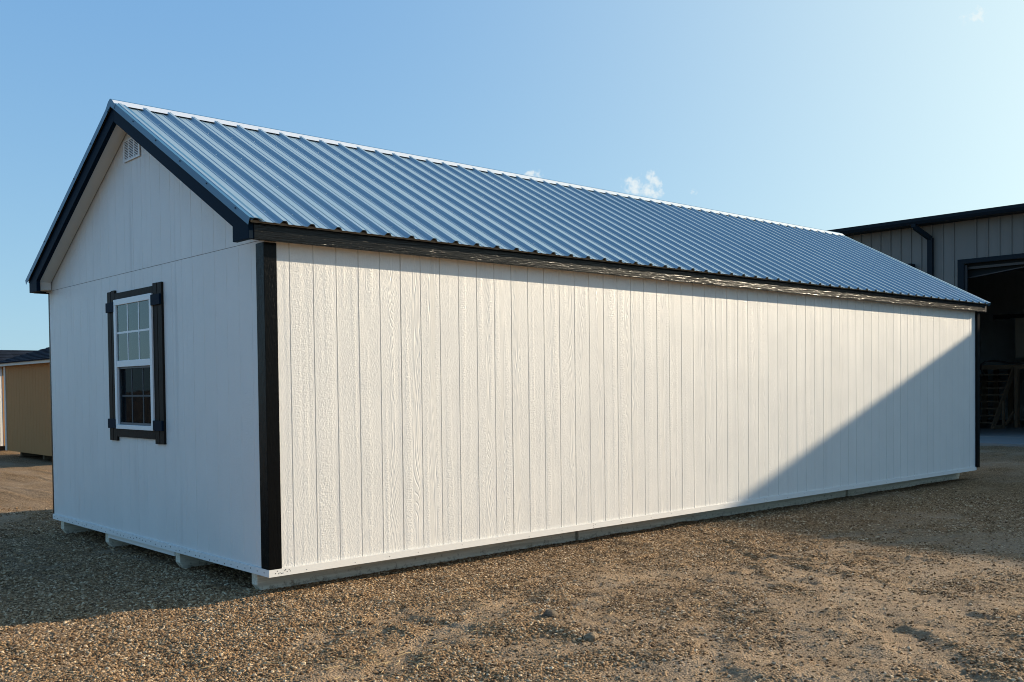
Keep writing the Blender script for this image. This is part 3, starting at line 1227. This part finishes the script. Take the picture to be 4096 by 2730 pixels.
# window in the end wall
win = MB()
FX = -0.035
y0, y1, z0, z1 = 1.988, 2.874, 1.034, 2.249
win.box(FX, 0.02, y0, y0 + 0.052, z0 + 0.04, z1 - 0.055)
win.box(FX, 0.02, y1 - 0.052, y1, z0 + 0.04, z1 - 0.055)
win.box(FX, 0.02, y0, y1, z1 - 0.055, z1)
win.box(FX, 0.02, y0, y1, z0, z0 + 0.04)
window = win.build('window', M['vinyl'], shed, bevel=0.003)
s = MB()
iy0, iy1 = y0 + 0.053, y1 - 0.053
s.box(FX + 0.004, -0.005, iy0, iy1, 1.614, 1.674)
s.build('meeting_rail', M['vinyl'], window, bevel=0.003)
s = MB()
s.box(-0.0205, -0.0165, iy0, iy1, 1.6745, z1 - 0.0555)
s.build('pane', M['glass'], window)
s = MB()
s.box(0.008, 0.012, iy0, iy1, z0 + 0.0405, 1.6135)
s.build('pane', M['glass'], window)
s = MB()
for yy in (iy0 + (iy1 - iy0) / 3, iy0 + 2 * (iy1 - iy0) / 3):
    s.box(-0.0235, -0.0208, yy - 0.009, yy + 0.009, 1.6745, z1 - 0.056)
zc = (1.6745 + z1 - 0.056) / 2
s.box(-0.0238, -0.0206, iy0, iy1, zc - 0.009, zc + 0.009)
s.build('grille', M['vinyl'], window)
s = MB()
for yy in (iy0 + (iy1 - iy0) / 3, iy0 + 2 * (iy1 - iy0) / 3):
    s.box(0.0045, 0.0075, yy - 0.008, yy + 0.008, z0 + 0.041, 1.613)
zc = (z0 + 0.04 + 1.614) / 2
s.box(0.0042, 0.0076, iy0, iy1, zc - 0.008, zc + 0.008)
s.build('grille', M['vinyl'], window)
s = MB()
sx = -0.013
s.box(sx, sx + 0.010, iy0, iy0 + 0.018, z0 + 0.041, 1.613)
s.box(sx, sx + 0.010, iy1 - 0.018, iy1, z0 + 0.041, 1.613)
s.box(sx, sx + 0.010, iy0 + 0.018, iy1 - 0.018, z0 + 0.041, z0 + 0.062)
s.box(sx, sx + 0.010, iy0 + 0.018, iy1 - 0.018, 1.597, 1.613)
s.face([(sx + 0.005, iy0 + 0.018, z0 + 0.062), (sx + 0.005, iy1 - 0.018, z0 + 0.062), (sx + 0.005, iy1 - 0.018, 1.597), (sx + 0.005, iy0 + 0.018, 1.597)], 1)
s.build('insect_screen', [M['screen'], M['mesh']], window)
# boards round the window
TX = -0.021
trimb = []
for ya, yb in ((2.875, 2.965), (2.974, 3.062), (1.896, 1.987), (1.798, 1.887)):
    t_ = MB()
    t_.box(TX, -0.0005, ya, yb, 0.920 + random.uniform(-0.004, 0.004), 2.338 + random.uniform(-0.006, 0.006))
    t_.build('trim_board', M['black_w'], window, bevel=0.002)
for za, zb in ((2.246, 2.312), (0.958, 1.032)):
    t_ = MB()
    t_.box(TX, -0.0005, 1.989, 2.873, za, zb)
    t_.build('trim_board', M['black_w'], window, bevel=0.002)
for ya, yb in ((2.868, 3.058), (1.800, 1.992)):
    for za, zb in ((2.138, 2.230), (1.037, 1.126)):
        t_ = MB()
        t_.box(TX - 0.019, TX - 0.0005, ya, yb, za, zb)
        t_.build('trim_block', M['black_s'], window, bevel=0.002)


# ------------------------------------------------------------------ the metal workshop behind
WX = 24.0
EZ = 5.95
BY0, BY1 = -34.0, 15.0
BD = 16.0
shop = thing('workshop', 'big grey ribbed metal workshop with dark eave and open overhead door at right', 'workshop', (WX + BD / 2, (BY0 + BY1) / 2, GZ))
DY0, DY1, DZ1 = 0.6, 5.24, 4.61


def ribs(lo, hi, phase):
    pr = [(lo, 0.0)]
    k = math.ceil((lo - phase) / 0.305)
    while True:
        c = phase + k * 0.305
        if c > hi - 0.03:
            break
        if c > lo + 0.03:
            pr += [(c - 0.03, 0.0), (c - 0.016, 0.03), (c + 0.016, 0.03), (c + 0.03, 0.0)]
        k += 1
    pr.append((hi, 0.0))
    return pr


pl = lambda u, d, z: (WX - d, u, z)
bb = wall_mesh(ribs(BY0, DY0, 0.05), [(c0(GZ), c0(5.80))], pl)
b2 = wall_mesh(ribs(DY0, DY1, 0.05), [(c0(DZ1), c0(5.80))], pl)
b3 = wall_mesh(ribs(DY1, BY1, 0.05), [(c0(GZ), c0(5.80))], pl)
for q in (b2, b3):
    o_ = len(bb.v)
    bb.v += q.v
    bb.f += [tuple(i + o_ for i in f) for f in q.f]
    bb.mi += q.mi
bb.build('front_wall', M['panel'], shop, fix=False)
bb = MB()
bb.box(WX + 0.03, WX + BD, BY1 - 0.05, BY1, GZ, 5.8)
bb.box(WX + 0.03, WX + BD, BY0, BY0 + 0.05, GZ, 5.8)
bb.box(WX + BD - 0.05, WX + BD, BY0 + 0.05, BY1 - 0.05, GZ, 5.8)
bb.build('outer_walls', M['panel'], shop)
bb = MB()
bb.prism([(WX - 0.42, EZ - 0.02), (WX + BD / 2, EZ + 0.7), (WX + BD + 0.3, EZ - 0.02), (WX + BD + 0.3, EZ - 0.14), (WX + BD / 2, EZ + 0.55), (WX - 0.42, EZ - 0.14)], 'y', BY0 - 0.2, BY1 + 0.2)
bb.build('roof', M['navy'], shop)
bb = MB()
bb.prism([(WX - 0.56, EZ), (WX - 0.425, EZ), (WX - 0.425, EZ - 0.17), (WX - 0.53, EZ - 0.17), (WX - 0.56, EZ - 0.09)], 'y', BY0 - 0.2, BY1 + 0.2)
bb.build('gutter', M['navy'], shop)
bb = MB()
bb.box(WX - 0.42, WX - 0.0, BY0, BY1, EZ - 0.165, EZ - 0.145)
bb.build('soffit', M['navy'], shop)
bb = MB()
bb.box(WX - 0.15, WX - 0.04, 6.08, 6.22, GZ + 0.1, 5.42)
bb.bar((WX - 0.095, 6.15, 5.40), (WX - 0.49, 6.42, 5.72), 0.12, 0.12)
bb.bar((WX - 0.49, 6.42, 5.70), (WX - 0.49, 6.42, 5.80), 0.12, 0.12)
bb.build('downspout', M['navy'], shop, bevel=0.004)
bb = MB()
bb.box(WX - 0.30, WX - 0.032, 6.62, 6.92, 4.62, 4.74)
bb.prism([(WX - 0.30, 4.62), (WX - 0.032, 4.62), (WX - 0.032, 4.52), (WX - 0.20, 4.56)], 'y', 6.64, 6.90)
bb.build('wall_light', M['navy'], shop)
# door trim, jamb, raised door
bb = MB()
bb.box(WX - 0.06, WX + 0.0, DY1 + 0.001, DY1 + 0.17, GZ, DZ1 + 0.125)
bb.box(WX - 0.06, WX + 0.0, DY0 - 0.17, DY0 - 0.001, GZ, DZ1 + 0.125)
bb.box(WX - 0.062, WX + 0.0, DY0, DY1, DZ1 + 0.001, DZ1 + 0.123)
do = bb.build('door_trim', M['navy'], shop)
bb = MB()
bb.box(WX + 0.02, WX + 0.1, DY1 - 0.045, DY1 + 0.03, GZ, DZ1 - 0.03)
bb.build('door_jamb', M['door_metal'], shop)
bb = MB()
bb.box(WX + 0.02, WX + 0.1, DY0 - 0.03, DY0 + 0.045, GZ, DZ1 - 0.03)
bb.build('door_jamb', M['door_metal'], shop)
bb = MB()
bb.box(WX + 0.14, WX + 0.19, DY0 - 0.05, DY1 + 0.05, 4.47, 4.535)
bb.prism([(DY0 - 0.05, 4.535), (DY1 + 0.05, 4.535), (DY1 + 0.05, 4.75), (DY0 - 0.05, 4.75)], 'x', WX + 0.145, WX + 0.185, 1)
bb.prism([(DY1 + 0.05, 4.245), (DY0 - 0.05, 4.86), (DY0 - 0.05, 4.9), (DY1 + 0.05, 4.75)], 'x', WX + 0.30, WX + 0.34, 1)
bb.bar((WX + 0.295, DY1 + 0.05, 4.245), (WX + 0.295, 3.0, 4.50), 0.03, 0.025, 0)
bb.build('overhead_door', [M['door_metal'], M['door_dark']], shop)
# interior lining
bb = MB()
bb.box(WX + 0.05, WX + BD - 0.1, 12.0, 12.1, GZ, 5.6)
bb.box(WX + 0.05, WX + BD - 0.1, -6.1, -6.0, GZ, 5.6)
bb.box(36.0, 36.1, -6.0, 12.0, GZ, 5.6)
bb.box(WX + 0.05, 36.0, -6.0, 12.0, 5.55, 5.6)
bb.build('inner_lining', M['interior'], shop)
bb = MB()
bb.box(WX - 0.05, WX + BD - 0.1, BY0 + 0.1, BY1 - 0.1, GZ, -0.10)
bb.build('floor_slab', M['concrete'], shop)

ap = MB()
ap.box(20.95, WX - 0.06, -30.0, 14.0, GZ - 0.15, -0.105)
apron = ap.build('concrete_apron', M['concrete'])
tag(apron, kind='structure')

# stairs and loft inside the workshop
FZ = -0.098
st = thing('wooden_stairs', 'open wooden stairs with plank treads inside the dark workshop doorway', 'stairs', (28.9, 6.75, FZ))
sx0, sx1, sz1 = 28.02, 29.74, 1.80
for yy in (6.2, 7.35):
    q = MB()
    q.prism([(sx0 - 0.02, FZ), (sx0 + 0.27, FZ), (sx1 + 0.16, sz1 - 0.12), (sx1 + 0.02, sz1 + 0.06)], 'y', yy - 0.04, yy)
    q.build('stringer', M['lumber'], st)
for i in range(8):
    f = (i + 1) / 9
    q = MB()
    z = FZ + (sz1 - FZ + 0.03) * f
    x = sx0 + (sx1 - sx0) * f
    q.box(x - 0.04, x + 0.24, 6.201, 7.309, z - 0.038, z)
    q.build('tread', M['lumber'], st)
q = MB()
q.box(28.82, 28.93, 6.10, 6.159, FZ, 0.75)
q.build('leg', M['lumber'], st)
q = MB()
q.bar((28.9, 6.07, 0.02), (29.5, 6.07, 0.42), 0.04, 0.10)
q.build('brace', M['lumber'], st)
q = MB()
q.box(28.1, 28.85, 6.11, 6.158, FZ, FZ + 0.11)
q.build('base_board', M['lumber'], st)

lf = thing('storage_loft', 'timber storage loft on square posts beside the stairs', 'loft', (31.5, 4.5, FZ))
for (px, py) in ((29.70, 6.09), (29.70, 2.6), (33.5, 6.09), (33.5, 2.6)):
    q = MB()
    q.box(px - 0.09, px + 0.09, py - 0.10, py + 0.06 if px > 30 else py - 0.001, FZ, 1.768)
    q.build('post', M['lumber'], lf, bevel=0.004)
q = MB()
q.box(29.79, 29.84, 2.0, 8.6, 1.77, 1.91)
q.build('beam', M['lumber'], lf)
q = MB()
q.box(29.845, 35.5, 2.0, 8.6, 1.86, 1.90)
q.build('deck', M['lumber'], lf)
for yy in (7.6, 8.1, 8.5):
    q = MB()
    q.box(33.4, 33.5, yy, yy + 0.16, FZ, 1.85)
    q.build('wall_stud', M['lumber'], lf)
# hose
hs = MB()
path = [(29.55, 6.95, 1.58), (29.62, 7.08, 1.68), (29.68, 7.16, 1.80), (29.72, 7.17, 1.93), (29.8, 7.08, 2.03), (29.86, 6.9, 2.06), (29.88, 6.6, 2.03), (29.88, 6.4, 1.98), (29.88, 6.0, 1.955), (29.88, 5.8, 1.945)]
hs.tube(path, 0.028, 8)
tag(hs.build('hose', M['rubber'], smooth=True), 'thick black hose draped over the edge of the loft above the stairs', 'hose')
cb = MB()
cb.tube([(29.84, 5.74, 1.95), (29.84, 5.66, 1.99), (29.84, 5.56, 2.03), (29.84, 5.49, 2.02), (29.84, 5.46, 1.96)], [0.035, 0.06, 0.075, 0.065, 0.03], 9)
tag(cb.build('cloth_bundle', M['cloth'], smooth=True), 'pale crumpled cloth bundle on the loft edge above the post', 'cloth')
pb = MB()
pb.box(29.8, 29.98, 4.75, 5.5, 1.912, 1.938)
tag(pb.build('plank', M['cloth'], bevel=0.004), 'short pale plank lying flat on the loft beside the cloth bundle', 'plank')
# pale partition and rail high in the workshop
pp = thing('hanging_partition', 'dusty pale partition hanging below a dark rail deep in the workshop', 'partition', (33.0, 3.0, 2.0))
q = MB()
q.box(33.0, 33.04, -2.0, 7.35, 2.2, 3.62)
q.build('panel', M['pale_panel'], pp)
q = MB()
q.tube([(32.93, -2.0, 3.66), (32.93, 7.55, 3.66)], 0.07, 8)
q.box(32.84, 33.02, 7.55, 8.05, 3.58, 3.74)
q.build('rail', M['rubber'], pp)

# ------------------------------------------------------------------ sheds at the left
ts = thing('tan_shed', 'tan panel-sided shed with cream trim and dark shingle roof behind the white shed', 'shed', (4.9, 17.7, GZ))
TX0, TX1, TY0, TY1 = 3.5, 6.5, 15.2, 19.42
b = wall_mesh(grooved_profile(TY0, TY1, 0.0, (), 0.8), [(c0(-0.0), c0(2.08))], lambda u, d, z: (TX0 + d, u, z))
b.build('wall', M['tan_y'], ts, fix=False)
b = wall_mesh(grooved_profile(TY0, TY1, 0.0, (), 0.8), [(c0(-0.0), c0(2.08))], lambda u, d, z: (TX1 - d, u, z))
b.build('wall', M['tan_y'], ts, fix=False)
for yy, sg in ((TY0, 1), (TY1, -1)):
    b = wall_mesh(grooved_profile(TX0, TX1, 0.0, (5.0,)), [(c0(0.0), lambda u: 2.08 + (0.52 * (1 - abs(u - 5.0) / 1.5)))], lambda u, d, z: (u, yy + sg * d, z))
    b.build('gable_wall', M['tan_x'], ts, fix=False)
b = MB()
b.box(TX0 - 0.018, TX0 - 0.0005, TY1 - 0.10, TY1 + 0.016, 0.0, 2.02)
b.build('corner_trim', M['cream'], ts)
b = MB()
b.box(TX0 - 0.018, TX0 - 0.0005, TY0 - 0.016, TY0 + 0.10, 0.0, 2.02)
b.build('corner_trim', M['cream'], ts)
b = MB()
b.box(TX0 - 0.16, TX0 - 0.14, TY0 - 0.15, TY1 + 0.2, 2.025, 2.10)
b.build('fascia', M['cream'], ts)
b = MB()
b.box(TX0 - 0.139, TX0 - 0.001, TY0 - 0.15, TY1 + 0.2, 2.03, 2.045)
b.build('soffit', M['cream'], ts)


def shed_roof(parent, y0, y1, up=0.0):
    e0, ez, rx, rz = TX0 - 0.20, 2.105 + up, 5.0, 2.64 + up
    b = MB()
    # stepped shingle courses on both slopes
    n = 11
    for s in (0, 1):
        for i in range(n):
            xa, xb = e0 + (rx - e0) * i / n, e0 + (rx - e0) * (i + 1) / n
            za, zb = ez + (rz - ez) * i / n, ez + (rz - ez) * (i + 1) / n
            poly = [(xa, za - 0.02), (xb, zb - 0.02), (xb, zb), (xa - 0.004, za + 0.012)]
            if s:
                poly = [(10 - x, z) for x, z in poly]
            b.prism(poly, 'y', y0, y1)
    b.build('roof', M['shingle'], parent)


shed_roof(ts, TY0 - 0.17, TY1 + 0.22)
for yy in (15.5, 17.4, 19.1):
    b = MB()
    b.box(TX0 + 0.25, TX1 - 0.2, yy, yy + 0.1, GZ - 0.02, -0.005)
    b.build('skid', M['deckwood'], ts)
b = MB()
b.box(TX0 + 0.02, TX1 - 0.02, TY0 + 0.02, TY1 - 0.02, -0.004, 0.03)
b.build('floor', M['deckwood'], ts)

ws = thing('white_shed', 'white shed with tan trim board and dark roof at the far left edge', 'shed', (4.5, 23.5, GZ))
b = wall_mesh(grooved_profile(2.0, 7.0, 0.0), [(c0(-0.02), c0(2.10))], lambda u, d, z: (u, 22.0 + d, z))
b.build('wall', M['siding_x'], ws, fix=False)
b = wall_mesh(grooved_profile(2.0, 7.0, 0.0), [(c0(-0.02), c0(2.10))], lambda u, d, z: (u, 25.0 - d, z))
b.build('wall', M['siding_x'], ws, fix=False)
for xx, sg in ((2.0, 1), (7.0, -1)):
    b = wall_mesh(grooved_profile(22.0, 25.0, 0.0, (23.5,)), [(c0(-0.02), lambda u: 2.08 + 0.46 * (1 - abs(u - 23.5) / 1.5))], lambda u, d, z: (xx + sg * d, u, z))
    b.build('gable_wall', M['siding_y'], ws, fix=False)
b = MB()
b.box(4.142, 4.26, 21.994, 21.999, -0.02, 2.08)
b.build('trim_board', M['tan_x'], ws)
b = MB()
for m_ in (0, 1):
    for i in range(10):
        ya, yb = 21.8 + 1.7 * i / 10, 21.8 + 1.7 * (i + 1) / 10
        za, zb = 2.10 + 0.49 * i / 10, 2.10 + 0.49 * (i + 1) / 10
        poly = [(ya, za - 0.02), (yb, zb - 0.02), (yb, zb), (ya - 0.004, za + 0.012)]
        b.prism([(47.0 - y, z) for y, z in poly] if m_ else poly, 'x', 1.85, 7.15)
b.build('roof', M['shingle'], ws)
b = MB()
b.box(2.1, 6.9, 22.1, 24.9, GZ - 0.02, -0.021)
b.build('skid', M['dark'], ws)  # one dark block under the whole floor stands for the shaded gap
